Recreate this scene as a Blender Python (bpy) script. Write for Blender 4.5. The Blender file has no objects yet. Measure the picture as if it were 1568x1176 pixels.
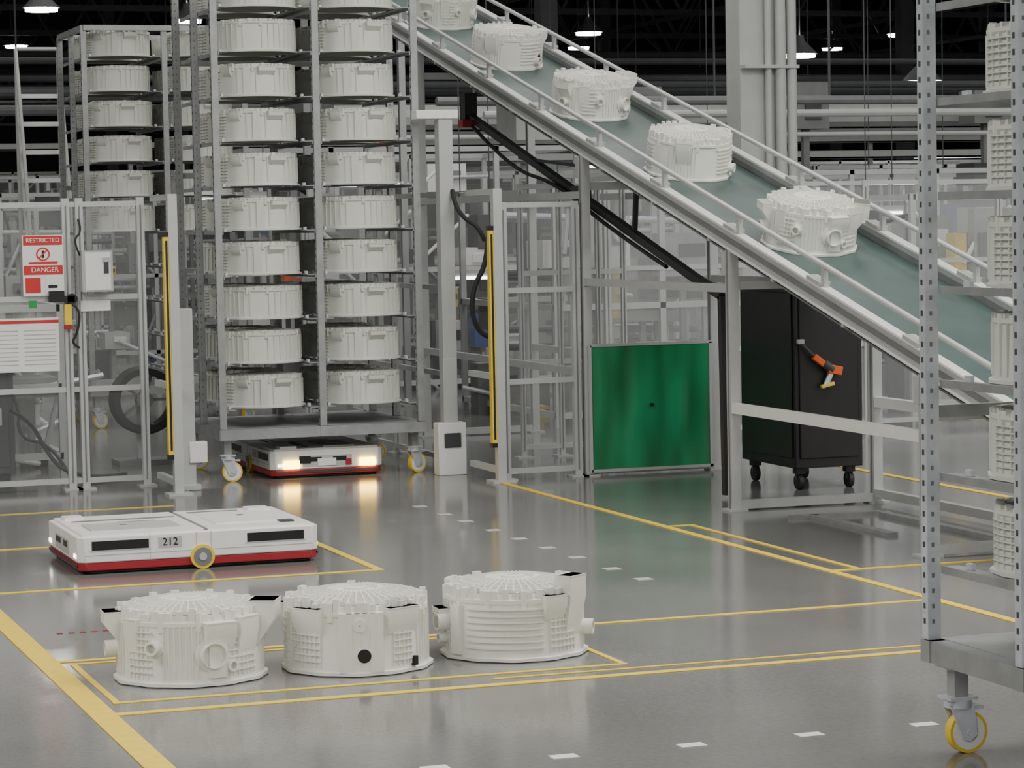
import bpy, math, random
from mathutils import Matrix, Vector
random.seed(7)
rad=math.radians
COL=bpy.context.scene.collection
# ------------------------------------------------------------------ materials
def new_mat(name):
    m=bpy.data.materials.new(name); m.use_nodes=True
    return m, m.node_tree.nodes, m.node_tree.links
def pmat(name,col,rough=.5,metal=0.,noise=.06,scale=8.,bump=0.,spec=.5,emit=None,es=0.):
    m,N,L=new_mat(name); b=N['Principled BSDF']
    b.inputs['Roughness'].default_value=rough; b.inputs['Metallic'].default_value=metal
    b.inputs['Specular IOR Level'].default_value=spec
    tc=N.new('ShaderNodeTexCoord'); nz=N.new('ShaderNodeTexNoise')
    nz.inputs['Scale'].default_value=scale; nz.inputs['Detail'].default_value=4
    L.new(tc.outputs['Object'],nz.inputs['Vector'])
    r=N.new('ShaderNodeValToRGB')
    a=[max(0,c*(1-noise)) for c in col]; c2=[min(1,c*(1+noise)) for c in col]
    r.color_ramp.elements[0].position=.3; r.color_ramp.elements[1].position=.7
    r.color_ramp.elements[0].color=(*a,1); r.color_ramp.elements[1].color=(*c2,1)
    L.new(nz.outputs['Fac'],r.inputs['Fac']); L.new(r.outputs['Color'],b.inputs['Base Color'])
    if bump>0:
        bp=N.new('ShaderNodeBump'); bp.inputs['Strength'].default_value=bump; bp.inputs['Distance'].default_value=.01
        L.new(nz.outputs['Fac'],bp.inputs['Height']); L.new(bp.outputs['Normal'],b.inputs['Normal'])
    if emit:
        b.inputs['Emission Color'].default_value=(*emit,1); b.inputs['Emission Strength'].default_value=es
    return m
def clear_mat(name,col,fac):
    m,N,L=new_mat(name); out=N['Material Output']; b=N['Principled BSDF']
    b.inputs['Base Color'].default_value=(*col,1); b.inputs['Roughness'].default_value=.15
    t=N.new('ShaderNodeBsdfTransparent'); mx=N.new('ShaderNodeMixShader'); mx.inputs[0].default_value=fac
    L.new(t.outputs[0],mx.inputs[1]); L.new(b.outputs[0],mx.inputs[2]); L.new(mx.outputs[0],out.inputs['Surface'])
    return m
M={}
M['tub']=pmat('white_plastic',(.82,.82,.76),.42,noise=.02,scale=5)
M['tubr']=pmat('white_plastic_shaded',(.66,.67,.62),.5,noise=.03,scale=5)  # same tub plastic, darkened for the shade inside the racks
M['dark']=pmat('dark_hole',(.01,.01,.01),.7)
M['steel']=pmat('galvanized_steel',(.36,.37,.37),.42,.4,noise=.12,scale=12)
M['steelb']=pmat('bright_zinc',(.66,.69,.74),.35,.35,noise=.1,scale=20)
M['alu']=pmat('aluminium_profile',(.54,.55,.54),.4,.25,noise=.05)
M['white']=pmat('white_paint',(.86,.86,.83),.35,noise=.02)
M['lgray']=pmat('light_gray_paint',(.48,.49,.475),.45,noise=.04)
M['mgray']=pmat('mid_gray_paint',(.19,.20,.20),.5,noise=.08)
M['dgray']=pmat('dark_gray_paint',(.05,.055,.06),.55,noise=.1)
M['roof']=pmat('dark_roof_paint',(.025,.027,.028),.8,noise=.3,scale=1)
M['roofs']=pmat('roof_steel_paint',(.085,.09,.095),.6,noise=.1)
M['black']=pmat('black_paint',(.012,.012,.013),.4,noise=.1)
M['rubber']=pmat('black_rubber',(.02,.02,.02),.6)
M['red']=pmat('red_paint',(.36,.02,.03),.4)
M['sred']=pmat('sign_red',(.60,.03,.03),.45)
M['yellow']=pmat('yellow_paint',(.88,.62,.05),.45,noise=.08,scale=20)
M['orange']=pmat('orange_paint',(.72,.12,.02),.45)
M['belt']=pmat('teal_belt',(.060,.098,.093),.42,noise=.14,scale=3)
M['blue']=pmat('blue_paint',(.03,.06,.25),.4)
M['greenb']=pmat('green_plastic',(.02,.30,.08),.4)
M['glow']=pmat('lamp_glow',(1,1,1),.5,emit=(1,.98,.92),es=45)
M['amber']=pmat('amber_lamp',(1,.8,.3),.5,emit=(1,.60,.06),es=16)
M['head']=pmat('white_led',(1,1,1),.5,emit=(1,.9,.75),es=5)
M['panelglow']=pmat('tube_lamp',(1,1,1),.5,emit=(.9,.96,1),es=6)
M['clear']=clear_mat('clear_polycarbonate',(.75,.77,.76),.05)
M['clear2']=clear_mat('hazy_polycarbonate',(.72,.74,.74),.11)
m,N,L=new_mat('green_curtain'); b=N['Principled BSDF']; b.inputs['Roughness'].default_value=.3
tc=N.new('ShaderNodeTexCoord'); mp=N.new('ShaderNodeMapping'); mp.inputs['Scale'].default_value=(4,4,.9)
nz=N.new('ShaderNodeTexNoise'); nz.inputs['Scale'].default_value=1.3; nz.inputs['Detail'].default_value=1; r=N.new('ShaderNodeValToRGB')
r.color_ramp.elements[0].position=.35; r.color_ramp.elements[1].position=.7
r.color_ramp.elements[0].color=(.010,.15,.05,1); r.color_ramp.elements[1].color=(.025,.36,.15,1)  # lighter streaks paint the curtain's sheen into the green
L.new(tc.outputs['Object'],mp.inputs[0]); L.new(mp.outputs[0],nz.inputs['Vector']); L.new(nz.outputs['Fac'],r.inputs[0]); L.new(r.outputs[0],b.inputs['Base Color'])
bp=N.new('ShaderNodeBump'); bp.inputs['Strength'].default_value=.6; bp.inputs['Distance'].default_value=.04
L.new(nz.outputs['Fac'],bp.inputs['Height']); L.new(bp.outputs[0],b.inputs['Normal'])
M['curtain']=m
m,N,L=new_mat('polished_concrete'); b=N['Principled BSDF']
tc=N.new('ShaderNodeTexCoord'); n1=N.new('ShaderNodeTexNoise'); n1.inputs['Scale'].default_value=.55; n1.inputs['Detail'].default_value=8
n2=N.new('ShaderNodeTexNoise'); n2.inputs['Scale'].default_value=40; n2.inputs['Detail'].default_value=3
L.new(tc.outputs['Object'],n1.inputs['Vector']); L.new(tc.outputs['Object'],n2.inputs['Vector'])
r=N.new('ShaderNodeValToRGB'); r.color_ramp.elements[0].position=.3; r.color_ramp.elements[1].position=.72
r.color_ramp.elements[0].color=(.195,.195,.188,1); r.color_ramp.elements[1].color=(.29,.29,.278,1)
mx=N.new('ShaderNodeMixRGB'); mx.blend_type='MULTIPLY'; mx.inputs[0].default_value=.35
L.new(n1.outputs['Fac'],r.inputs[0]); L.new(r.outputs[0],mx.inputs[1]); L.new(n2.outputs['Fac'],mx.inputs[2]); L.new(mx.outputs[0],b.inputs['Base Color'])
rr=N.new('ShaderNodeMapRange'); rr.inputs[3].default_value=.09; rr.inputs[4].default_value=.18
L.new(n1.outputs['Fac'],rr.inputs[0]); L.new(rr.outputs[0],b.inputs['Roughness'])
M['floor']=m
# ------------------------------------------------------------------ mesh builder
class MB:
    def __init__(s): s.v=[]; s.f=[]; s.m=[]; s.mats=[]; s.T=Matrix.Identity(4)
    def mi(s,k):
        if k not in s.mats: s.mats.append(k)
        return s.mats.index(k)
    def add(s,vs,fs,k):
        o=len(s.v); s.v+= [tuple(s.T@Vector(v)) for v in vs]; i=s.mi(k)
        for f in fs: s.f.append(tuple(o+j for j in f)); s.m.append(i)
    def box(s,a,b,k):
        x0,x1=sorted((a[0],b[0])); y0,y1=sorted((a[1],b[1])); z0,z1=sorted((a[2],b[2]))
        s.add([(x0,y0,z0),(x1,y0,z0),(x1,y1,z0),(x0,y1,z0),(x0,y0,z1),(x1,y0,z1),(x1,y1,z1),(x0,y1,z1)],
              [(0,3,2,1),(4,5,6,7),(0,1,5,4),(1,2,6,5),(2,3,7,6),(3,0,4,7)],k)
    def bc(s,c,d,k): s.box([c[i]-d[i]/2 for i in range(3)],[c[i]+d[i]/2 for i in range(3)],k)
    def beam(s,p,q,w,h,k):
        p=Vector(p); q=Vector(q); d=(q-p).normalized(); up=Vector((0,0,1))
        if abs(d.z)>.95: up=Vector((0,1,0))
        x=d.cross(up).normalized(); u=x.cross(d).normalized()
        vs=[]
        for c in (p,q):
            for a,b in ((-1,-1),(1,-1),(1,1),(-1,1)): vs.append(c+x*a*w/2+u*b*h/2)
        s.add(vs,[(0,1,2,3),(7,6,5,4),(0,4,5,1),(1,5,6,2),(2,6,7,3),(3,7,4,0)],k)
    def cyl(s,p,q,r,k,n=14,r2=None,cap=True):
        p=Vector(p); q=Vector(q); d=(q-p).normalized(); up=Vector((0,0,1))
        if abs(d.z)>.95: up=Vector((0,1,0))
        x=d.cross(up).normalized(); u=x.cross(d).normalized(); r2=r if r2 is None else r2
        vs=[];fs=[]
        for c,R in ((p,r),(q,r2)):
            for i in range(n):
                a=2*math.pi*i/n; vs.append(c+(x*math.cos(a)+u*math.sin(a))*R)
        for i in range(n): fs.append((i,(i+1)%n,n+(i+1)%n,n+i))
        if cap: fs+= [tuple(range(n))[::-1],tuple(range(n,2*n))]
        s.add(vs,fs,k)
    def tube(s,p,q,r,ri,k,n=20,kin=None):
        p=Vector(p); q=Vector(q); d=(q-p).normalized()
        s.cyl(p,q,r,k,n,cap=False)
        up=Vector((0,0,1))
        if abs(d.z)>.95: up=Vector((0,1,0))
        x=d.cross(up).normalized(); u=x.cross(d).normalized(); vs=[];fs=[]
        for c,R in ((q,r),(q,ri),(q-d*(q-p).length*.8,ri)):
            for i in range(n):
                a=2*math.pi*i/n; vs.append(c+(x*math.cos(a)+u*math.sin(a))*R)
        for j in (0,1):
            for i in range(n): fs.append((j*n+i,j*n+(i+1)%n,(j+1)*n+(i+1)%n,(j+1)*n+i))
        s.add(vs,fs,k)
        s.add(vs[2*n:],[tuple(range(n))],kin or 'dark')
    def lathe(s,prof,n,k,wave=None):
        vs=[];fs=[]
        for j,(r,z) in enumerate(prof):
            for i in range(n):
                a=2*math.pi*i/n; R=r+(wave(j,a) if wave else 0)
                vs.append((R*math.cos(a),R*math.sin(a),z))
        P=len(prof)
        for j in range(P-1):
            for i in range(n): fs.append((j*n+i,j*n+(i+1)%n,(j+1)*n+(i+1)%n,(j+1)*n+i))
        s.add(vs,fs,k)
    def prism(s,pts,axis,a,b,k):
        vs=[]
        for t in (a,b):
            for p in pts:
                v=[0,0,0]; o=[i for i in range(3) if i!=axis]; v[o[0]]=p[0]; v[o[1]]=p[1]; v[axis]=t; vs.append(v)
        n=len(pts)
        s.add(vs,[tuple(range(n))[::-1],tuple(range(n,2*n))]+[(i,(i+1)%n,n+(i+1)%n,n+i) for i in range(n)],k)
    def mesh(s,name,smooth=35):
        import bmesh
        me=bpy.data.meshes.new(name); me.from_pydata(s.v,[],s.f)
        for k in s.mats: me.materials.append(M[k])
        me.polygons.foreach_set('material_index',s.m)
        bm=bmesh.new(); bm.from_mesh(me); bmesh.ops.recalc_face_normals(bm,faces=bm.faces); bm.to_mesh(me); bm.free()
        me.shade_smooth(); me.set_sharp_from_angle(angle=rad(smooth))
        return me
def ob(name,data,parent=None,loc=(0,0,0),rot=(0,0,0),bevel=0):
    o=bpy.data.objects.new(name,data); COL.objects.link(o); o.location=loc; o.rotation_euler=rot
    if parent: o.parent=parent
    if bevel:
        b=o.modifiers.new('bevel','BEVEL'); b.width=bevel; b.segments=2; b.limit_method='ANGLE'
    return o
def empty(name,loc=(0,0,0),rot=(0,0,0)):
    return ob(name,None,None,loc,rot)
def text(name,s,size,loc,rot,mat,parent,align='CENTER'):
    c=bpy.data.curves.new(name,'FONT'); c.body=s; c.size=size; c.align_x=align; c.align_y='CENTER'; c.extrude=.0008
    c.materials.append(M[mat]); return ob(name,c,parent,loc,rot)
def cable(name,pts,r,mat,parent=None):
    c=bpy.data.curves.new(name,'CURVE'); c.dimensions='3D'; sp=c.splines.new('NURBS'); sp.points.add(len(pts)-1)
    for i,p in enumerate(pts): sp.points[i].co=(*p,1)
    sp.use_endpoint_u=True; sp.order_u=3; c.bevel_depth=r; c.bevel_resolution=2; c.materials.append(M[mat])
    return ob(name,c,parent)
# ------------------------------------------------------------------ camera
cam=bpy.data.cameras.new('camera'); co=bpy.data.objects.new('camera',cam); COL.objects.link(co)
cam.sensor_width=36; cam.lens=93.97; cam.clip_end=400
co.matrix_world=Matrix.Translation((0,0,1.75))@Matrix.Rotation(rad(-19),4,'Z')@Matrix.Rotation(rad(90-3.54),4,'X')@Matrix.Rotation(rad(-1.09),4,'Z')
bpy.context.scene.camera=co
# ------------------------------------------------------------------ room
b=MB(); b.box((-30,-14,-.2),(60,95,0),'floor'); ob('floor',b.mesh('floor'))
b=MB(); b.box((-30,-14,10),(60,95,10.2),'roof'); ob('ceiling',b.mesh('ceiling'))
b=MB(); b.box((-30,94,0),(60,95,10),'roof'); b.box((-30,93.9,0),(60,94,3.0),'mgray'); ob('wall_back',b.mesh('wall_back'))  # grey lower band paints the lit part of the wall
b=MB(); b.box((-30,-14,0),(-29.8,94,10),'mgray'); ob('wall_left',b.mesh('wall_left'))
b=MB(); b.box((59.8,-14,0),(60,94,10),'mgray'); ob('wall_right',b.mesh('wall_right'))
b=MB()
def lineX(y,x0,x1,w,k='yellow'): b.box((x0,y-w/2,.0005),(x1,y+w/2,.003),k)
def lineY(x,y0,y1,w,k='yellow'): b.box((x-w/2,y0,.0005),(x+w/2,y1,.0035),k)
lineY(1.683,5,19,.095)
lineX(9.45,1.73,9,.05); lineX(9.68,1.76,3.79,.03); lineX(9.575,3.2,9,.022)
lineY(1.775,9.68,10.62,.025); lineY(3.775,9.68,10.7,.025); lineX(10.62,1.775,3.78,.025)
lineX(10.70,1.73,5.69,.04); lineY(5.68,8,16.8,.05)
lineX(12.85,-3,3.72,.045); lineY(3.70,12.85,14.62,.045); lineX(14.6,-3,3.72,.045)
lineX(16.4,0,3.4,.03); lineX(11.78,5.68,9.5,.045); lineY(5.84,11.78,13.9,.035); lineX(13.9,5.68,5.86,.035)
lineY(8.12,9,18,.06)
ob('floor_marking_line',b.mesh('floor_marking_line'))
b=MB()
for x in (2.94,3.39,3.82,4.25,2.5): b.box((x-.045,8.06,.0005),(x+.045,8.12,.002),'white')
for y in (11.93,12.35,12.85,13.3,13.75,14.2,14.7,15.1,15.6): b.box((4.72,y-.04,.0005),(4.80,y+.04,.002),'lgray')
ob('floor_tape_mark',b.mesh('floor_tape_mark'))
b=MB()
for i in range(9): b.box((1.85+i*.05,11.45,.0005),(1.875+i*.05,11.475,.002),'red')
ob('red_tape_dashes',b.mesh('red_tape_dashes'))
b=MB()
b.box((6.57,12.9,0),(6.63,13.9,.02),'steel'); b.box((6.97,11.9,0),(7.03,13.8,.025),'steel'); b.box((6.45,13.87,0),(7.03,13.92,.02),'steel')
ob('floor_guide_rail',b.mesh('floor_guide_rail'))
# ------------------------------------------------------------------ washing machine tub
R=.285
def tub(name,hi=True,variant=0,k='tub'):
    b=MB(); n=96 if hi else 48
    f=1 if hi else .45
    def Z(z): return z if z<=.24 else .24+(z-.24)*f
    out=[(.90*R,0),(1.0*R,0),(1.0*R,.012),(.965*R,.016),(.955*R,.03),(.935*R,.215),(.955*R,.222),(.955*R,.236),(.91*R,.24),(.87*R,.258),(.80*R,.264),(.46*R,.286),(.40*R,.288),(.39*R,.296),(.30*R,.298),(.29*R,.286),(.17*R,.284),(.16*R,.30),(.09*R,.302),(.085*R,.29),(0.0005,.29)]
    out=[(r,Z(z)) for r,z in out]
    inn=[(.0005,.235),(.3*R,.235),(.80*R,.225),(.88*R,.205),(.90*R,0)]
    b.lathe(out+inn,n,k,lambda j,a:(.016*R*math.cos(12*a)+.01*R*math.cos(5*a+1)) if j in (1,2) else 0)
    def pb(phi,r,z0,z1,dr,dt,kk=k):   # polar box, phi=0 faces -Y
        a=rad(phi-90); T=b.T; b.T=T@Matrix.Rotation(a,4,'Z')
        b.box((r-dr/2,-dt/2,z0),(r+dr/2,dt/2,z1),kk); b.T=T
    nr=48 if hi else 24
    for i in range(nr):                     # radial top ribs
        a=2*math.pi*i/nr; T=b.T; b.T=T@Matrix.Rotation(a,4,'Z')
        r0,r1=.40*R,.90*R
        b.prism([(r0,Z(.28)),(r1,Z(.245)),(r1,Z(.272)),(.8*R,Z(.282)),(r0,Z(.302))],1,-.0022,.0022,k); b.T=T
    for rr_,z in ((.56,.292),(.70,.286),(.84,.277)):
        b.lathe([(rr_*R,Z(z)-.015),(rr_*R,Z(z)),(rr_*R+.005,Z(z)),(rr_*R+.005,Z(z)-.015)],n,k)
    rnd=random.Random(variant)
    for i in range(36):                     # perimeter lugs / clips
        h=rnd.choice((.004,.010,.016,.026))*f; pb(i*10+3,.90*R,.235,.262*(1 if hi else .95)+h,.022,rnd.choice((.012,.022,.03)))
    for i in range(12):                     # screw bosses
        a=rad(i*30+8); b.cyl((.93*R*math.cos(a),.93*R*math.sin(a),.2),(.93*R*math.cos(a),.93*R*math.sin(a),.272 if hi else .255),.012,k,8)
    sect={0:[(-150,-110,'v'),(-85,-62,'v'),(-52,-30,'g'),(-20,10,'v'),(32,62,'g'),(70,95,'v'),(110,170,'h')],
          1:[(-160,-100,'h'),(-85,-70,'g'),(-62,-30,'g'),(30,50,'g'),(56,84,'v'),(100,170,'v')],
          2:[(-42,24,'h'),(30,58,'g'),(-80,-60,'v'),(75,120,'v'),(-170,-100,'h')],
          3:[(-60,-20,'v'),(10,60,'h'),(80,150,'v'),(-160,-90,'g')],
          4:[(-85,-50,'g'),(-14,14,'w'),(40,85,'w'),(100,170,'v'),(-170,-100,'w')]}[variant]
    for a0,a1,t in sect:
        if t in 'vgw':
            st=4.5 if hi else 9; a=a0
            while a<=a1: pb(a,.948*R,.028,.22,.014,.004); a+=st
        if t in 'hg':
            for z in (.05,.075,.10,.125,.15,.175,.20):
                m_=10 if hi else 5; da=(a1-a0)/m_
                for i in range(m_): pb(a0+da*(i+.5),.945*R,z-.003,z+.003,.020,da*math.pi/180*R*1.0)
    def spout(phi,z,r,ext=1.07,wall=.008,base=True):
        a=rad(phi-90); d=Vector((math.cos(a),math.sin(a),0))
        if base: b.cyl(d*.8*R+Vector((0,0,z)),d*(.965*R)+Vector((0,0,z)),r*1.35,k,20)
        b.tube(d*.9*R+Vector((0,0,z)),d*ext*R+Vector((0,0,z)),r,r-wall,k,22,kin=k if r>.04 else 'mgray')
    def hole(phi,z,r,kk='dark'):
        a=rad(phi-90); d=Vector((math.cos(a),math.sin(a),0))
        b.cyl(d*.9*R+Vector((0,0,z)),d*1.005*R+Vector((0,0,z)),r*1.2,k,22)
        b.cyl(d*.9*R+Vector((0,0,z)),d*1.008*R+Vector((0,0,z)),r,kk,22)
    def ear(phi,z0,z1,w,ext,g=.09):              # mounting bracket with deep gusset
        a=rad(phi-90); T=b.T; b.T=T@Matrix.Rotation(a,4,'Z'); q=w/2; zz=max(.02,z0-g)
        vs=[]
        for s in (-1,1):
            vs+= [(.80*R,s*q*.9,zz),(.95*R,s*q*.9,zz),(ext*R,s*q,z0),(ext*R,s*q,z1),(.80*R,s*q,z1)]
        b.add(vs,[(4,3,2,1,0),(5,6,7,8,9),(0,1,6,5),(1,2,7,6),(2,3,8,7),(3,4,9,8),(4,0,5,9)],k)
        b.box((.84*R,-q-.002,z1-.004),(ext*R+.002,q+.002,z1),k); b.T=T
    if variant==0:
        spout(-80,.12,.030,1.12); spout(-27,.145,.026,1.08); spout(18,.115,.048,1.08,.004); spout(33,.07,.022,1.05)
        ear(-80,.215,.262,.11,1.14,.07); ear(78,.225,.290,.13,1.18,.10); ear(24,.185,.235,.12,1.06,.06)
        pb(22,.955*R,.03,.17,.03,.07); ear(50,.19,.245,.10,1.03,.1); ear(-50,.20,.245,.07,1.0,.12)
    elif variant==1:
        for p in (-9,-3,3,9,15): pb(p,.945*R,.012,.235,.03,.05)
        hole(5,.075,.026); pb(50,.962*R,.02,.055,.03,.022,'dark')
        ear(-42,.20,.25,.13,1.02,.05); ear(38,.20,.25,.14,1.03,.05); spout(2,.19,.024,1.03,.02,False); ear(-90,.2,.25,.05,1.03)
        spout(150,.1,.03)
    elif variant==2:
        spout(-68,.14,.034,1.14); spout(78,.10,.030,1.11); ear(56,.235,.318,.11,1.06,.15); ear(-75,.165,.19,.10,1.10,.04)
        ear(34,.205,.25,.10,1.03,.05); pb(-52,.965*R,.02,.21,.03,.05); spout(-70,.075,.02,1.1)
    elif variant==3:
        spout(42,.07,.030,1.10); hole(46,.10,.02); ear(-40,.2,.25,.1,1.06); ear(100,.22,.27,.1,1.1)
    else:
        ear(-32,.19,.235,.08,1.02,.03); ear(28,.20,.235,.12,1.03,.03); pb(0,.95*R,.012,.235,.02,.05)
    return b.mesh(name)
tubs=[tub('washing_machine_tub',True,i) for i in range(4)]
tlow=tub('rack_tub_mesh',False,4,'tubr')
for i,(l,z) in enumerate((((2.155,10.16,.004),-13),((2.815,10.12,.004),-15),((3.485,10.16,.004),-18))):
    t=ob('washing_machine_tub' if i==0 else 'washing_machine_tub.%03d'%i,tubs[i],None,l,(0,0,rad(z))); t.scale=(1.035,1.035,1.03)
# ------------------------------------------------------------------ AMR
def amr(name,loc,rotz,L_=1.25,W_=.93):
    e=empty(name,loc,(0,0,rotz))
    b=MB(); c=.035
    def oct_(x0,y0,x1,y1,c): return [(x0+c,y0),(x1-c,y0),(x1,y0+c),(x1,y1-c),(x1-c,y1),(x0+c,y1),(x0,y1-c),(x0,y0+c)]
    b.prism(oct_(.005,.005,L_-.005,W_-.005,c),2,.018,.060,'red')
    b.prism(oct_(.03,.03,L_-.03,W_-.03,c),2,.0,.018,'black')  # black slab stands in for the shadow gap under the robot
    b.prism(oct_(0,0,L_,W_,c),2,.060,.190,'white')
    ob('body',b.mesh(name+'_body'),e,bevel=.006)
    b=MB()
    b.box((.03,.03,.190),(L_*.52,W_-.03,.2),'white'); b.box((L_*.54,.03,.190),(L_-.03,W_-.03,.2),'white'); b.box((L_*.52,.05,.19),(L_*.54,W_-.05,.196),'mgray')
    b.box((.10,.18,.2),(L_*.45,W_*.5,.207),'lgray'); b.box((L_*.6,.2,.2),(L_-.12,W_-.2,.206),'white'); b.box((.08,W_-.3,.2),(L_*.5,W_-.28,.205),'mgray'); b.box((L_*.58,W_-.16,.2),(L_-.25,W_-.14,.205),'mgray')
    b.box((.06,W_-.2,.2),(.16,W_-.08,.215),'white'); b.box((L_-.2,W_-.2,.2),(L_-.08,W_-.08,.214),'white'); b.box((L_-.17,.12,.2),(L_-.1,.2,.208),'dgray')
    b.box((.3,.5,.2),(.5,.54,.202),'mgray'); b.cyl((.3,.35,.2),(.3,.35,.209),.02,'mgray'); b.cyl((.95,.5,.2),(.95,.5,.21),.02,'mgray')
    for y,s in ((0,-1),(W_,1)):
        for x0,x1 in ((.07,.36),(.87,1.17)):
            b.box((x0,y,.122),(x1,y+s*.002,.168),'black'); b.box((x0-.01,y+s*.003,.117),(x1+.01,y+s*.001,.121),'lgray')
        b.box((.035,y,.096),(L_-.035,y+s*.0015,.099),'lgray')
        for x in (.365,.605,.68): b.box((x,y,.06),(x+.003,y+s*.0015,.19),'lgray')
        b.box((.41,y,.118),(.53,y+s*.002,.172),'lgray')
        b.cyl((.635,y+.03*-s,.062),(.635,y+s*.012,.062),.062,'yellow',28); b.cyl((.635,y,.062),(.635,y+s*.016,.062),.047,'mgray',28)
        b.cyl((.635,y,.062),(.635,y+s*.02,.062),.02,'lgray',12)
    for x,s in ((0,-1),(L_,1)):
        b.box((x,W_*.28,.075),(x+s*.002,W_*.72,.15),'lgray'); b.box((x,W_*.33,.11),(x+s*.004,W_*.45,.14),'black'); b.box((x,W_*.55,.11),(x+s*.004,W_*.7,.14),'black')
        b.box((x,.05,.08),(x+s*.004,.12,.10),'head'); b.box((x,W_-.12,.08),(x+s*.004,W_-.05,.10),'head')
        b.box((x,.04,.035),(x+s*.003,W_-.04,.05),'dgray')
    ob('panels',b.mesh(name+'_panels'),e)
    return e
e=amr('mobile_robot',(2.27,13.335,0),0)
text('number_212','212',.055,(.47,-.003,.146),(rad(90),0,0),'black',e)
e=amr('mobile_robot.001',(4.36+.80,17.76,0),rad(90),1.2,.80)
b=MB()
for y in (.10,.64): b.box((-.012,y-.04,.065),(-.002,y+.07,.12),'amber')
b.box((-.01,.34,.08),(-.003,.47,.13),'white'); b.box((-.012,.23,.08),(-.003,.27,.12),'red'); b.box((-.01,.52,.1),(-.003,.60,.15),'black')
ob('lights',b.mesh('amr_lights'),e)
# ------------------------------------------------------------------ racks
def caster(b,x,y,top,r=.068,k='steelb',ang=0):
    T=b.T; b.T=T@Matrix.Translation((x,y,0))@Matrix.Rotation(ang,4,'Z')
    b.bc((0,0,top-.004),(.11,.10,.012),k); b.bc((0,0,(top+.17)/2),(.05,.05,top-.17),'steel')
    b.bc((0,0,.182),(.10,.09,.010),k); b.cyl((0,0,.15),(0,0,.178),.045,k,16)
    for s in (-1,1):
        b.prism([(-.045,.165),(.045,.165),(.055,.06),(.03,.04),(.005,.045)],1,s*.026-.003,s*.026+.003,k)
    b.cyl((.03,-.034,r),(.03,.034,r),.012,k,10)
    b.cyl((.03,-.018,r),(.03,.018,r),r,'yellow',32); b.cyl((.03,-.020,r),(.03,.020,r),r*.84,'white',28)
    b.cyl((.03,-.022,r),(.03,.022,r),r*.45,'lgray',20); b.bc((.06,0,.145),(.05,.035,.012),k)
    b.T=T
RW,RD,RH=1.40,1.20,3.45
def rack(name,loc,z0=.495,lv=10,dz=.302,lmin=0,pk='steel'):
    e=empty(name,loc)
    b=MB(); pw=.042
    for i,x in enumerate((0,RW/2,RW)):
        for j,y in enumerate((0,RD/2,RD)):
            if i==1 and j==1: continue
            zc_=(RH+.36)/2; h=RH-.36
            b.bc((x,y,zc_),(pw,.006,h),pk); b.bc((x-pw/2,y+.018,zc_),(.005,.04,h),pk)
            b.bc((x+pw/2,y+.018,zc_),(.005,.04,h),pk); b.bc((x,y+.036,zc_),(pw,.004,h),'steelb')
            z=.42
            while z<RH-.05:
                if pk!='steel' or j: b.bc((x-.004,y-.0035,z),(.009,.002,.014),'mgray')
                b.bc((x-pw/2-.003,y+.02,z),(.002,.012,.018),'dgray'); z+=.05
    for y in (0,RD/2,RD): b.bc((RW/2,y,.325),(RW+.07,.06,.07),'steel')
    for x in (0,RW/2,RW): b.bc((x,RD/2,.325),(.06,RD+.07,.07),'steel')
    b.box((.03,.03,.352),(RW-.03,RD-.03,.362),'steel')
    for x in (0,RW): b.bc((x,RD/2,RH),(.045,RD,.045),'steel')
    for y in (0,RD): b.bc((RW/2,y,RH),(RW,.045,.045),'steel')
    for z in (1.1,2.1,2.9): b.bc((RW/2,RD+.03,z),(RW,.02,.04),'steel')
    for l in range(lv):
        z=z0+dz*l
        for x in (0,RW/2,RW):
            for s in (-1,1):
                if (x==0 and s<0) or (x==RW and s>0): continue
                b.bc((x+s*.03,RD/2,z-.012),(.006,RD,.026),'steel'); b.bc((x+s*.06,RD/2,z-.005),(.06,RD,.005),'steel')
                for y in (.12,.48,.72,1.08): b.bc((x+s*.07,y,z+.008),(.015,.04,.02),'steelb')
    for x in (.04,RW-.04):
        for y in (.08,RD-.08): caster(b,x,y,.29,ang=rad(random.uniform(-25,40)))
    ob('frame',b.mesh(name+'_frame'),e)
    for l in range(lmin,lv):
        for i in range(2):
            for j in range(2):
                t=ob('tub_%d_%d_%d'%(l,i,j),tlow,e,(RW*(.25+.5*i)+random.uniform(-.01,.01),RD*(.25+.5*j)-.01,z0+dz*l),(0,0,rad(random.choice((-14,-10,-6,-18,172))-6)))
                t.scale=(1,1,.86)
    return e
rack('tub_storage_rack',(4.02,17.68,0))
rack('tub_storage_rack.001',(4.08,22.95,0),lmin=4)
rack('tub_storage_rack.002',(4.085,6.50,0),.60,9,pk='steelb')  # brighter post colour stands in for light falling on these posts
# ------------------------------------------------------------------ inclined conveyor
SL=.256; XA,XB=6.36,7.29
def zc(y): return 1.02+SL*(y-12.07)
e=empty('inclined_belt_conveyor')
b=MB(); Y0,Y1=10.7,25.0
def P(x,y,dz=0): return (x,y,zc(y)+dz)
for x in (XA,XB):
    b.beam(P(x,Y0,-.03),P(x,Y1,-.03),.03,.11,'alu'); b.beam(P(x,Y0,.03),P(x,Y1,.03),.06,.012,'white')
    b.beam(P(x,Y0,-.085),P(x,Y1,-.085),.05,.01,'white'); b.beam(P(x-.018,Y0,-.03),P(x-.018,Y1,-.03),.008,.03,'mgray')
    b.cyl(P(x,Y0,.15),P(x,Y1,.15),.016,'alu',10)
    y=Y0+.25
    while y<Y1:
        b.beam(P(x,y,.0),P(x,y,.15),.025,.04,'alu'); b.beam(P(x,y,.05),P(x,y+.16,.05),.07,.02,'lgray'); y+=1.13
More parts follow.
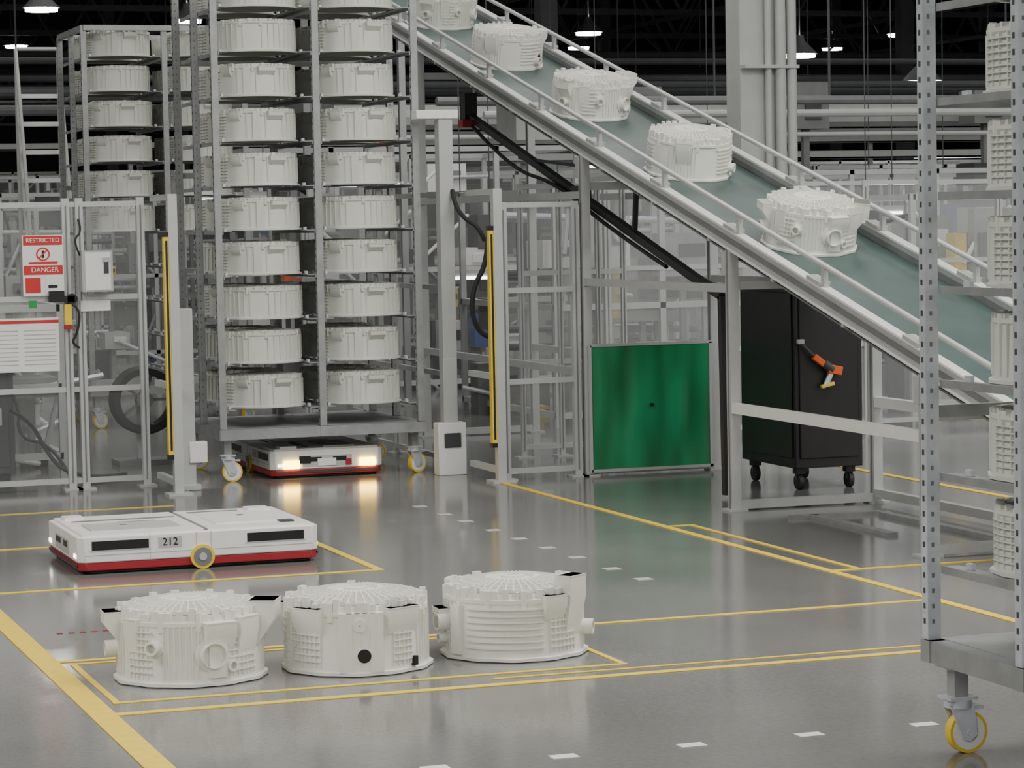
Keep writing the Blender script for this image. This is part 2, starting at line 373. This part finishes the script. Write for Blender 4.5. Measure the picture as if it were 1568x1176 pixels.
b.beam(P((XA+XB)/2,Y0,-.055),P((XA+XB)/2,Y1,-.055),XB-XA-.05,.012,'belt')
b.beam(P((XA+XB)/2,Y0,-.15),P((XA+XB)/2,Y1,-.15),XB-XA-.10,.01,'mgray')
b.cyl(P(XA+.03,Y0,-.10),P(XB-.03,Y0,-.10),.05,'belt',20); b.cyl(P(XA+.03,Y1,-.10),P(XB-.03,Y1,-.10),.05,'belt',20)
y=Y0+.5
while y<Y1: b.beam(P(XA,y,-.11),P(XB,y,-.11),.03,.03,'lgray'); y+=.9
ob('belt_frame',b.mesh('belt_frame'),e)
b=MB()
for y in (12.05,14.46,16.9,20.6,24.2):
    for x in (XA,XB):
        top=zc(y)-.09; b.bc((x,y,top/2),(.06,.06,top),'alu'); b.bc((x,y,.006),(.12,.12,.012),'lgray'); b.bc((x-.031,y,top/2),(.004,.018,top),'mgray')
        b.bc((x,y+.04,top-.08),(.08,.05,.14),'alu')
    b.bc(((XA+XB)/2,y,.035),(XB-XA,.05,.05),'alu'); b.bc(((XA+XB)/2,y,zc(y)-.3),(XB-XA,.05,.05),'alu')
for x in (XA,XB):
    b.beam((x,12.05,.61),(x,14.46,.61),.05,.06,'white'); b.beam((x,14.46,1.315),(x,16.9,1.315),.045,.05,'alu')
    if x==XB: b.beam((x,14.46,.06),(x,12.05,.06),.05,.05,'alu')
    b.beam((x,16.9,1.9),(x,20.6,1.9),.045,.05,'alu'); b.beam((x,16.9,.7),(x,20.6,.7),.045,.05,'alu')
b.box((XB+.02,21.0,2.4),(XB+.45,21.5,2.8),'lgray'); b.cyl((XB+.02,13.2,1.1),(XB+.3,13.2,1.1),.07,'mgray')
ob('support_legs',b.mesh('support_legs'),e)
for i,y in enumerate((14.38,16.2,18.0,19.8,21.5)):
    T=ob('washing_machine_tub.%03d'%(3+i),tubs[3 if i%2 else 0],None,(6.82,y,zc(y)-.047),(0,0,0))
    T.rotation_euler=(Matrix.Rotation(math.atan(SL),3,'X')@Matrix.Rotation(rad((-15,10,20,-5,40)[i]),3,'Z')).to_euler()
e=empty('black_cable_guide')
b=MB(); pth=[(6.6,20.06,2.56),(6.6,15.6,1.36),(6.6,15.15,1.25),(6.6,15.12,.02)]
for p,q in zip(pth,pth[1:]): b.beam(p,q,.05,.05,'black')
b.bc((6.6,20.1,2.62),(.10,.14,.24),'black'); b.bc((6.55,20.0,2.5),(.1,.12,.06),'red')
b.beam((6.6,16.6,1.63),(6.6,16.55,1.98),.03,.03,'black'); b.bc((6.6,17.6,1.93),(.08,.2,.08),'dgray')
b.beam((6.6,18.9,2.2),(6.6,17.5,2.1),.02,.02,'dgray')
ob('guide',b.mesh('guide'),e)
cable('hose_a',[(6.58,20,2.5),(6.56,19,2.12),(6.56,18,2.0),(6.56,17,1.68),(6.58,16,1.42)],.014,'rubber',e)
# ------------------------------------------------------------------ green curtain panel + mid fence
e=empty('green_curtain_panel',(6.36,16.85,0)); b=MB(); b.box((.015,-.006,.045),(.865,.006,.875),'curtain')
ob('curtain',b.mesh('curtain'),e)
b=MB()
for p,q in (((0,0,.035),(.89,0,.035)),((0,0,.885),(.89,0,.885)),((.0,0,.02),(0,0,.885)),((.88,0,.02),(.88,0,.885))): b.beam(p,q,.02,.02,'lgray')
b.bc((.44,-.012,.47),(.02,.02,.02),'black'); ob('frame',b.mesh('curt_frame'),e)
def fence(name,pts,h,zs,panel='clear',post=.05,k='alu'):
    e=empty(name); b=MB()
    for x,y in pts:
        b.bc((x,y,h/2),(post,post,h),k); b.bc((x,y,.006),(.12,.12,.012),'lgray'); b.bc((x,y-post/2-.001,h/2),(.01,.003,h-.1),'mgray')
    pb_=MB()
    for (x0,y0),(x1,y1) in zip(pts,pts[1:]):
        for z in zs: b.beam((x0,y0,z),(x1,y1,z),.03,.035,k)
        pb_.beam((x0,y0,(zs[0]+zs[-1])/2),(x1,y1,(zs[0]+zs[-1])/2),.006,zs[-1]-zs[0],panel)
    ob('frame',b.mesh(name+'_f'),e); ob('panel',pb_.mesh(name+'_p'),e); return e
fence('machine_guard_fence',[(5.76,16.87),(6.28,16.90)],1.86,[.06,.66,1.27,1.84],'clear')
fence('machine_guard_fence.001',[(5.72,17.9),(5.72,19.3),(5.74,22.0)],1.95,[.06,.66,1.27,1.93],'clear')
fence('machine_guard_fence.002',[(7.4,19.2),(8.4,19.2),(9.6,19.2),(10.8,19.2)],2.0,[.08,.70,1.35,1.98],'clear2')
fence('machine_guard_fence.003',[(6.42,18.4),(6.72,18.4),(7.02,18.4),(7.22,18.4)],2.0,[.08,.70,1.35,1.98],'clear2',.035)
e=fence('safety_door_fence',[(1.5,17.75),(2.3,17.75),(3.0,17.75),(3.09,17.75),(3.5,17.75)],1.94,[.06,.67,1.28,1.90],'clear')
b=MB(); Y=17.715
b.box((2.705,Y,1.30),(2.975,Y-.006,1.70),'white')
b.box((2.712,Y-.007,1.635),(2.968,Y-.009,1.695),'sred'); b.box((2.712,Y-.007,1.44),(2.968,Y-.009,1.50),'sred'); b.box((2.745,Y-.007,1.51),(2.935,Y-.009,1.525),'sred')
b.tube((2.84,Y-.006,1.575),(2.84,Y-.010,1.575),.045,.036,'sred',28,kin='white'); b.beam((2.81,Y-.011,1.545),(2.87,Y-.011,1.605),.002,.008,'sred'); b.beam((2.84,Y-.0105,1.55),(2.84,Y-.0105,1.60),.012,.002,'black')
b.box((2.72,Y-.007,1.32),(2.82,Y-.009,1.42),'sred'); b.box((2.85,Y-.007,1.31),(2.96,Y-.009,1.43),'white')
b.box((2.87,Y-.01,1.35),(2.93,Y-.011,1.37),'black')
b.box((2.0,Y,.80),(2.93,Y-.006,1.155),'white'); b.box((2.0,Y-.007,1.12),(2.93,Y-.009,1.140),'sred')
for i in range(9):
    z=1.075-i*.028; b.box((2.3,Y-.007,z),(2.66,Y-.008,z-.006),'lgray'); b.box((2.70,Y-.007,z),(2.91,Y-.008,z-.006),'lgray')
b.box((3.08,Y-.0,1.32),(3.285,Y-.10,1.59),'lgray'); b.box((3.10,Y-.101,1.33),(3.27,Y-.104,1.58),'white'); b.bc((3.24,Y-.108,1.49),(.03,.008,.10),'dgray'); b.bc((3.24,Y-.11,1.53),(.045,.01,.03),'lgray')
b.box((3.08,Y,1.19),(3.28,Y-.004,1.26),'white')
b.bc((2.95,Y-.03,1.275),(.17,.04,.04),'black'); b.cyl((3.02,Y-.05,1.275),(3.02,Y-.01,1.275),.035,'black'); b.bc((2.99,Y-.03,1.17),(.045,.04,.14),'yellow')
b.bc((2.99,Y-.03,1.09),(.05,.045,.03),'red'); b.bc((2.76,Y-.03,1.245),(.05,.03,.05),'greenb'); b.bc((2.92,Y-.02,1.30),(.10,.03,.06),'black')
ob('signs_and_lock',b.mesh('signs'),e)
text('sign_text_restricted','RESTRICTED',.04,(2.84,Y-.011,1.665),(rad(90),0,0),'white',e)
text('sign_text_danger','DANGER',.045,(2.85,Y-.011,1.47),(rad(90),0,0),'white',e)
cable('lock_cable',[(3.0,Y-.04,1.25),(3.07,Y-.06,1.22),(3.05,Y-.05,1.05),(3.0,Y-.04,.98),(3.06,Y-.04,.95)],.008,'rubber',e)
cable('box_cable',[(3.08,Y-.04,1.56),(3.03,Y-.05,1.66),(3.1,Y-.04,1.72),(3.08,Y,1.8)],.007,'rubber',e)
def lcurt(name,x,y,s,arm=.6):
    e=empty(name,(x,y,0)); b=MB()
    b.bc((0,0,.975),(.06,.06,1.95),'alu'); b.bc((0,0,.008),(.16,.16,.016),'lgray'); b.bc((s*.045,-.0,.97),(.035,.05,1.42),'yellow'); b.bc((s*.045,-.026,.97),(.014,.002,1.36),'black')
    b.bc((s*.045,0,1.69),(.04,.055,.03),'black'); b.bc((s*.045,0,.25),(.04,.055,.03),'black')
    for z in (1.93,.7,.08): b.beam((0,.03,z),(0,arm,z),.04,.04,'alu')
    ob('post',b.mesh(name),e); return e
lcurt('light_curtain_post',3.57,17.05,-1); lcurt('light_curtain_post.001',5.69,16.78,-1)
b=MB(); b.bc((0,0,.6),(.09,.09,1.2),'lgray'); b.bc((0,0,.02),(.14,.14,.04),'lgray'); b.bc((.06,-.02,.25),(.12,.08,.14),'white')
ob('sensor_pillar',b.mesh('sensor_pillar'),None,(3.70,17.35,0),bevel=.006)
b=MB(); b.bc((0,0,1.25),(.10,.10,2.5),'lgray'); b.bc((-.02,-.07,.18),(.20,.12,.36),'white'); b.bc((-.02,-.135,.24),(.12,.01,.1),'dgray'); b.bc((-.06,0,2.47),(.3,.12,.06),'white'); b.bc((-.01,-.06,.55),(.1,.03,.5),'lgray')
ob('sensor_pillar.001',b.mesh('sensor_pillar2'),None,(5.58,17.55,0),bevel=.006)
e=empty('black_hose_bundle')
cable('hose1',[(5.62,17.5,1.95),(5.60,17.4,1.85),(5.66,17.35,1.75),(5.74,17.3,1.7),(5.78,17.3,1.6)],.016,'rubber',e)
cable('hose2',[(5.78,17.2,1.7),(5.76,17.2,1.45),(5.66,17.2,1.3),(5.64,17.2,1.1),(5.72,17.2,.95),(5.8,17.2,.95)],.018,'rubber',e)
# things standing behind the safety door
e=empty('black_hose_reel',(3.80,19.3,0)); b=MB()
b.T=Matrix.Translation((0,0,.48))@Matrix.Rotation(rad(90),4,'X')
for dz_ in (-.06,0,.06): b.lathe([(.19,dz_-.03),(.235,dz_-.03),(.25,dz_),(.235,dz_+.03),(.19,dz_+.03),(.19,dz_-.03)],36,'rubber')
b.lathe([(.03,-.05),(.06,-.05),(.06,.05),(.03,.05),(.03,-.05)],20,'mgray')
for i in range(5):
    a=i*2*math.pi/5; b.beam((.05*math.cos(a),.05*math.sin(a),0),(.205*math.cos(a),.205*math.sin(a),0),.02,.03,'mgray')
b.T=Matrix.Identity(4); b.bc((0,.16,.25),(.06,.05,.5),'lgray'); b.cyl((0,-.02,.48),(0,.18,.48),.025,'lgray'); b.bc((0,.12,.02),(.4,.3,.04),'mgray')
ob('reel',b.mesh('reel'),e)
e=empty('dark_control_cabinet',(2.25,18.6,0)); b=MB()
b.box((0,0,.05),(.5,.5,.86),'dgray'); b.box((.03,.03,0),(.47,.47,.05),'black'); b.box((.04,-.012,.1),(.46,0,.8),'dgray'); b.box((.06,-.016,.5),(.3,-.012,.7),'black'); b.bc((.4,-.03,.45),(.02,.03,.12),'lgray')
ob('cabinet',b.mesh('dcab'),e,bevel=.006)
e=empty('floor_cable_loop')
cable('loop1',[(2.7,18.4,.5),(2.85,18.5,.42),(2.95,18.5,.2),(3.05,18.4,.06),(3.3,18.3,.02),(3.5,18.5,.02)],.014,'rubber',e)
cable('loop2',[(2.6,18.7,.9),(2.8,18.6,.55),(2.75,18.5,.3),(3.0,18.5,.25),(3.1,18.4,.02)],.012,'rubber',e)
# ------------------------------------------------------------------ black cabinet on casters
e=empty('black_tool_cabinet',(7.15,15.3,0)); b=MB()
b.box((0,0,.14),(.47,.83,1.31),'black'); b.box((-.012,.03,.2),(0,.80,1.25),'black'); b.box((.03,-.012,.2),(.44,0,1.27),'black')
ob('cabinet_body',b.mesh('cab'),e,bevel=.008)
b=MB()
for x in (.06,.41):
    for y in (.08,.75): b.bc((x,y,.12),(.06,.06,.04),'black'); b.cyl((x-.015,y,.05),(x+.015,y,.05),.05,'rubber',18); b.bc((x,y,.085),(.045,.02,.06),'dgray')
ob('casters',b.mesh('cabc'),e)
e=empty('orange_hand_tool',(7.36,15.25,.76)); b=MB()
b.beam((-.10,0,.09),(-.02,0,.03),.035,.04,'orange'); b.cyl((-.03,0,.045),(.03,0,.0),.03,'dgray',12); b.beam((.0,0,.01),(.09,0,-.01),.045,.055,'orange'); b.cyl((-.10,0,.09),(-.19,0,.18),.012,'dgray',8); b.cyl((.02,0,-.02),(-.02,0,-.10),.018,'steelb',12); b.beam((-.05,0,-.105),(.04,0,-.085),.03,.022,'yellow'); b.bc((-.19,0,.185),(.045,.03,.03),'lgray')
ob('tool_body',b.mesh('tool'),e,bevel=.006)
# ------------------------------------------------------------------ column with pipes
e=empty('building_column',(9.98,22.2,0)); b=MB(); H=9.99
b.box((-.17,-.15,0),(.17,-.135,H),'lgray'); b.box((-.17,.135,0),(.17,.15,H),'lgray'); b.box((-.01,-.135,0),(.01,.135,H),'lgray'); b.bc((0,0,.02),(.5,.5,.04),'lgray')
b.box((-.175,-.152,0),(-.165,.152,H),'lgray')
for x,r in ((.20,.05),(.31,.045),(.08,.03)): b.cyl((x,-.20,0),(x,-.20,H),r,'lgray',16)
for z in (1,3.05,4.6): b.box((-.17,-.26,z),(.36,-.155,z+.03),'lgray')
ob('column',b.mesh('column'),e)
# ------------------------------------------------------------------ ladder
e=empty('rolling_ladder',(3.92,24.8,0)); b=MB()
for x in (0,.40):
    b.cyl((x,.1,.05),(x,.9,3.0),.02,'lgray',8); b.cyl((x,.9,0.05),(x,.9,3.0),.02,'lgray',8); b.cyl((x,.15,1.15),(x,.9,3.45),.018,'lgray',8); b.cyl((x,.9,3.0),(x,.9,3.45),.018,'lgray',8); b.cyl((x,.1,.05),(x,.95,.05),.02,'lgray',8)
for i in range(11): t=(i+1)/11; b.bc((.20,.1+.8*t,.05+2.95*t),(.40,.14,.04),'white')
for z in (.6,1.4,2.2,3.0): b.cyl((0,.9,z),(.40,.9,z),.015,'lgray',8)
b.cyl((0,.9,3.45),(.40,.9,3.45),.018,'lgray',8)
ob('ladder_frame',b.mesh('ladder'),e)
# ------------------------------------------------------------------ background machinery
rnd=random.Random(21)
def cell(name,x,y,w,d,h,dens=14,pan='clear'):
    e=empty(name,(x,y,0)); b=MB(); p=MB(); k=rnd.choice(('alu','alu','lgray'))
    nx=max(1,round(w/1.0))
    for i in range(nx+1):
        for yy in (0,d): b.bc((w*i/nx,yy,h/2),(.05,.05,h),k)
    for z in (.1,h*.5,h-.03):
        for yy in (0,d): b.bc((w/2,yy,z),(w,.05,.05),k)
        for xx in (0,w): b.bc((xx,d/2,z),(.05,d,.05),k)
    p.box((0,-.003,.1),(w,.003,h),pan)
    for i in range(dens):
        sx,sy,sz=rnd.uniform(.06,.5),rnd.uniform(.1,.5),rnd.uniform(.05,.6); zx=rnd.choice((0,rnd.uniform(.2,h-.4),rnd.uniform(.2,h-.4)))
        cx=rnd.uniform(.1,w-.1); cy=rnd.uniform(.3,d-.2)
        kk=rnd.choice(('white','lgray','mgray','mgray','dgray','dgray','mgray','black','steel','orange','blue','dgray','lgray','yellow')) if sx<.25 else rnd.choice(('white','lgray','mgray','mgray','mgray','dgray','dgray','steel'))
        b.bc((cx,cy,zx+sz/2),(sx,sy,sz),kk)
        if rnd.random()<.6: b.bc((cx+sx*.1,cy-sy/2-.01,zx+sz*.6),(sx*.5,.02,sz*.3),rnd.choice(('dgray','white','mgray','black')))
        if rnd.random()<.4: b.cyl((cx,cy-sy/2-.05,zx+sz/2),(cx+rnd.uniform(-.6,.6),cy-sy/2,zx+sz/2+rnd.uniform(-.5,.5)),.02,rnd.choice(('black','steelb','white')),8)
        if zx>0: b.bc((cx,cy,zx/2),(.05,.05,zx),rnd.choice(('steel','lgray','mgray')))
    for i in range(5):
        z=rnd.uniform(.4,h-.2); b.cyl((0,d*.6,z),(w,d*.6,z+rnd.uniform(-.1,.1)),.03,rnd.choice(('steelb','lgray','mgray','dgray')),8)
    ob('machine',b.mesh(name+'_m'),e); ob('guard_panel',p.mesh(name+'_p'),e); return e
specs=[(-.5,21.5,3.6,2,1.9),(1.9,19.3,1.3,1.5,1.2),(5.85,22.2,.45,1.4,2.3),(7.6,20.9,1.9,2.5,2.0),(10.7,20.5,3.0,2,1.9),(1.2,27.5,4.2,2.5,2.0),(6.2,26,3.5,3,2.5),(10.6,25.5,5,3,2.2),(16.5,24,5,3,2.3),
 (2,34.5,6,3,2.2),(9,34.5,6,3,2.4),(16,33.5,7,3,2.4),(24,36.6,7,3,2.4),(4,44,9,3,2.6),(16,45,9,3,2.7),(28,46,9,3,2.7),(6,60,8,3,3.0),(20,60,5,3,3.0),(28,60,9,3,3.0)]
for i,(x,y,w,d,h) in enumerate(specs): cell('machine_cell' if i==0 else 'machine_cell.%03d'%i,x,y,w,d,h,int(18+w*9),'clear2' if y<26 else 'clear')
b=MB()
for y,z,r,k in ((24.5,2.75,.04,'lgray'),(26,2.95,.05,'mgray'),(28,2.65,.03,'lgray'),(30,2.95,.15,'lgray'),(33,2.85,.04,'mgray'),(33.3,3.5,.05,'roofs'),(38,3.4,.08,'mgray'),(38,4.1,.05,'roofs'),(43,3.9,.1,'roofs'),(48,4.4,.07,'roofs'),(55,4.9,.14,'roof'),(55,5.3,.08,'roofs'),(65,5.6,.2,'roof')):  # higher, farther pipes coloured darker to paint the dim upper hall
    b.cyl((8.2 if y<35 else -12,y,z),(45,y,z),r,k,10)
for x in range(-10,46,4):
    for y,z in ((26,2.95),(30,3.0),(38,3.4),(48,4.4),(55,4.9),(65,5.6)):
        if y>35 or x+y*.1>8.2: b.cyl((x+y*.1,y,z),(x+y*.1,y,9.9),.015,'roofs',6)
ob('overhead_pipe_run',b.mesh('pipes'))
b=MB()
for y,z,x0,x1 in ((31.5,2.45,8,32),(40,2.9,-2,36)):
    b.box((x0,y,z),(x1,y+.35,z+.02),'lgray'); b.box((x0,y,z),(x1,y+.02,z+.10),'lgray'); b.box((x0,y+.33,z),(x1,y+.35,z+.10),'lgray')
    x=x0+.5
    while x<x1: b.bc((x,y+.17,z/2),(.07,.07,z),'lgray'); x+=3.1
ob('cable_tray_gantry',b.mesh('tray'))
b=MB()
for x,y,z,w,h in ((13.6,29,2.75,.45,.55),(11.2,29,2.9,.7,.35),(16,29,2.8,.5,.4),(7.2,29,2.9,.6,.4),(2.6,30.3,2.9,.5,.6)):
    b.box((x,y,z),(x+w,y+.4,z+h),'mgray'); b.box((x+w*.3,y-.02,z+h*.2),(x+w*.75,y,z+h*.7),'dgray'); b.bc((x+w/2,y+.2,z/2),(.08,.08,z),'mgray'); b.bc((x+w/2,y+.2,.01),(.2,.2,.02),'mgray')
ob('control_box_on_post',b.mesh('ctrl'))
b=MB()
for y in range(30,94,8):   # roof trusses
    z1,z0=9.6,7.2 if y<50 else 6.8
    b.beam((-30,y,z1),(59,y,z1),.12,.14,'roofs'); b.beam((-30,y,z0),(59,y,z0),.12,.14,'roofs')
    x=-30; f=0
    while x<58: b.beam((x,y,z0 if f else z1),(x+1.6,y,z1 if f else z0),.07,.07,'roofs'); x+=1.6; f=1-f
for x in range(-28,58,6): b.beam((x,30,6.7),(x,93,6.7),.08,.10,'roofs')
for y in (66,74,82,90):
    x=-20
    while x<58: b.beam((x,y,5.2),(x+1.5,y,6.6),.05,.05,'roofs'); b.beam((x+1.5,y,6.6),(x+3,y,5.2),.05,.05,'roofs'); x+=3
    b.beam((-20,y,5.2),(58,y,5.2),.08,.08,'roofs')
ob('roof_truss',b.mesh('truss'))
b=MB()
for x in (-10,2,14,26,38,50):
    for y in (41.5,52,70,80): b.bc((x+1,y,5),(.3,.3,10),'roofs')
ob('far_building_column',b.mesh('farcol'))
b=MB()
pos=[(x+(y*3)%5,y,z,.30) for x in range(-14,50,8) for y,z in ((58,6.0),(72,6.6),(86,6.8))]+[(21.45,45.5,4.7,.30),(23.2,44.0,4.12,.34),(6.5,40,5.0,.25),(10,46,5.3,.25)]
for x,y,z,s in pos:
    T=b.T; b.T=Matrix.Translation((x,y,z))@Matrix.Scale(s/.3,4); b.lathe([(.08,.35),(.10,.25),(.32,.02),(.33,0),(.30,.0)],16,'mgray'); b.cyl((0,0,-.06),(0,0,.02),.29,'glow',16,r2=.29); b.cyl((0,0,.3),(0,0,2.5),.015,'mgray',6); b.T=T
ob('high_bay_lamp',b.mesh('lamps'))
b=MB()
for x,y,z,w in ((11,29,2.35,1.6),(14.5,29,2.1,1.2),(17.2,32.8,2.5,2.2),(8.4,31,2.2,1.2),(21,32.9,2.4,2),(5.6,25.6,2.0,.8),(2.5,31,2.4,1.4),(14.5,41,2.7,2),(27,44,3,2.4),(12.2,24.5,1.75,.5),(7.9,24.6,1.2,.5)):
    b.box((x,y,z),(x+w,y+.14,z+.06),'lgray'); b.box((x+.02,y-.01,z-.03),(x+w-.02,y+.12,z),'panelglow')
    for q in (x+.1,x+w-.1): b.cyl((q,y+.07,z+.05),(q,y+.07,9.9),.006,'roofs',5)
ob('tube_lamp_row',b.mesh('tubel'))
# ------------------------------------------------------------------ lighting
W=bpy.data.worlds.new('world'); bpy.context.scene.world=W; W.use_nodes=True
W.node_tree.nodes['Background'].inputs[0].default_value=(1,1,.98,1); W.node_tree.nodes['Background'].inputs[1].default_value=.62
i=0
for x in (-7,8,23):
    for y,pw in ((-5,1250),(9,1250),(23,560),(38,150)):
        l=bpy.data.lights.new('ceiling_light','AREA'); l.shape='RECTANGLE'; l.size=8; l.size_y=8; l.energy=pw; l.color=(1,.98,.93)
        o=ob('ceiling_light' if i==0 else 'ceiling_light.%03d'%i,l,None,(x,y,8.6)); i+=1
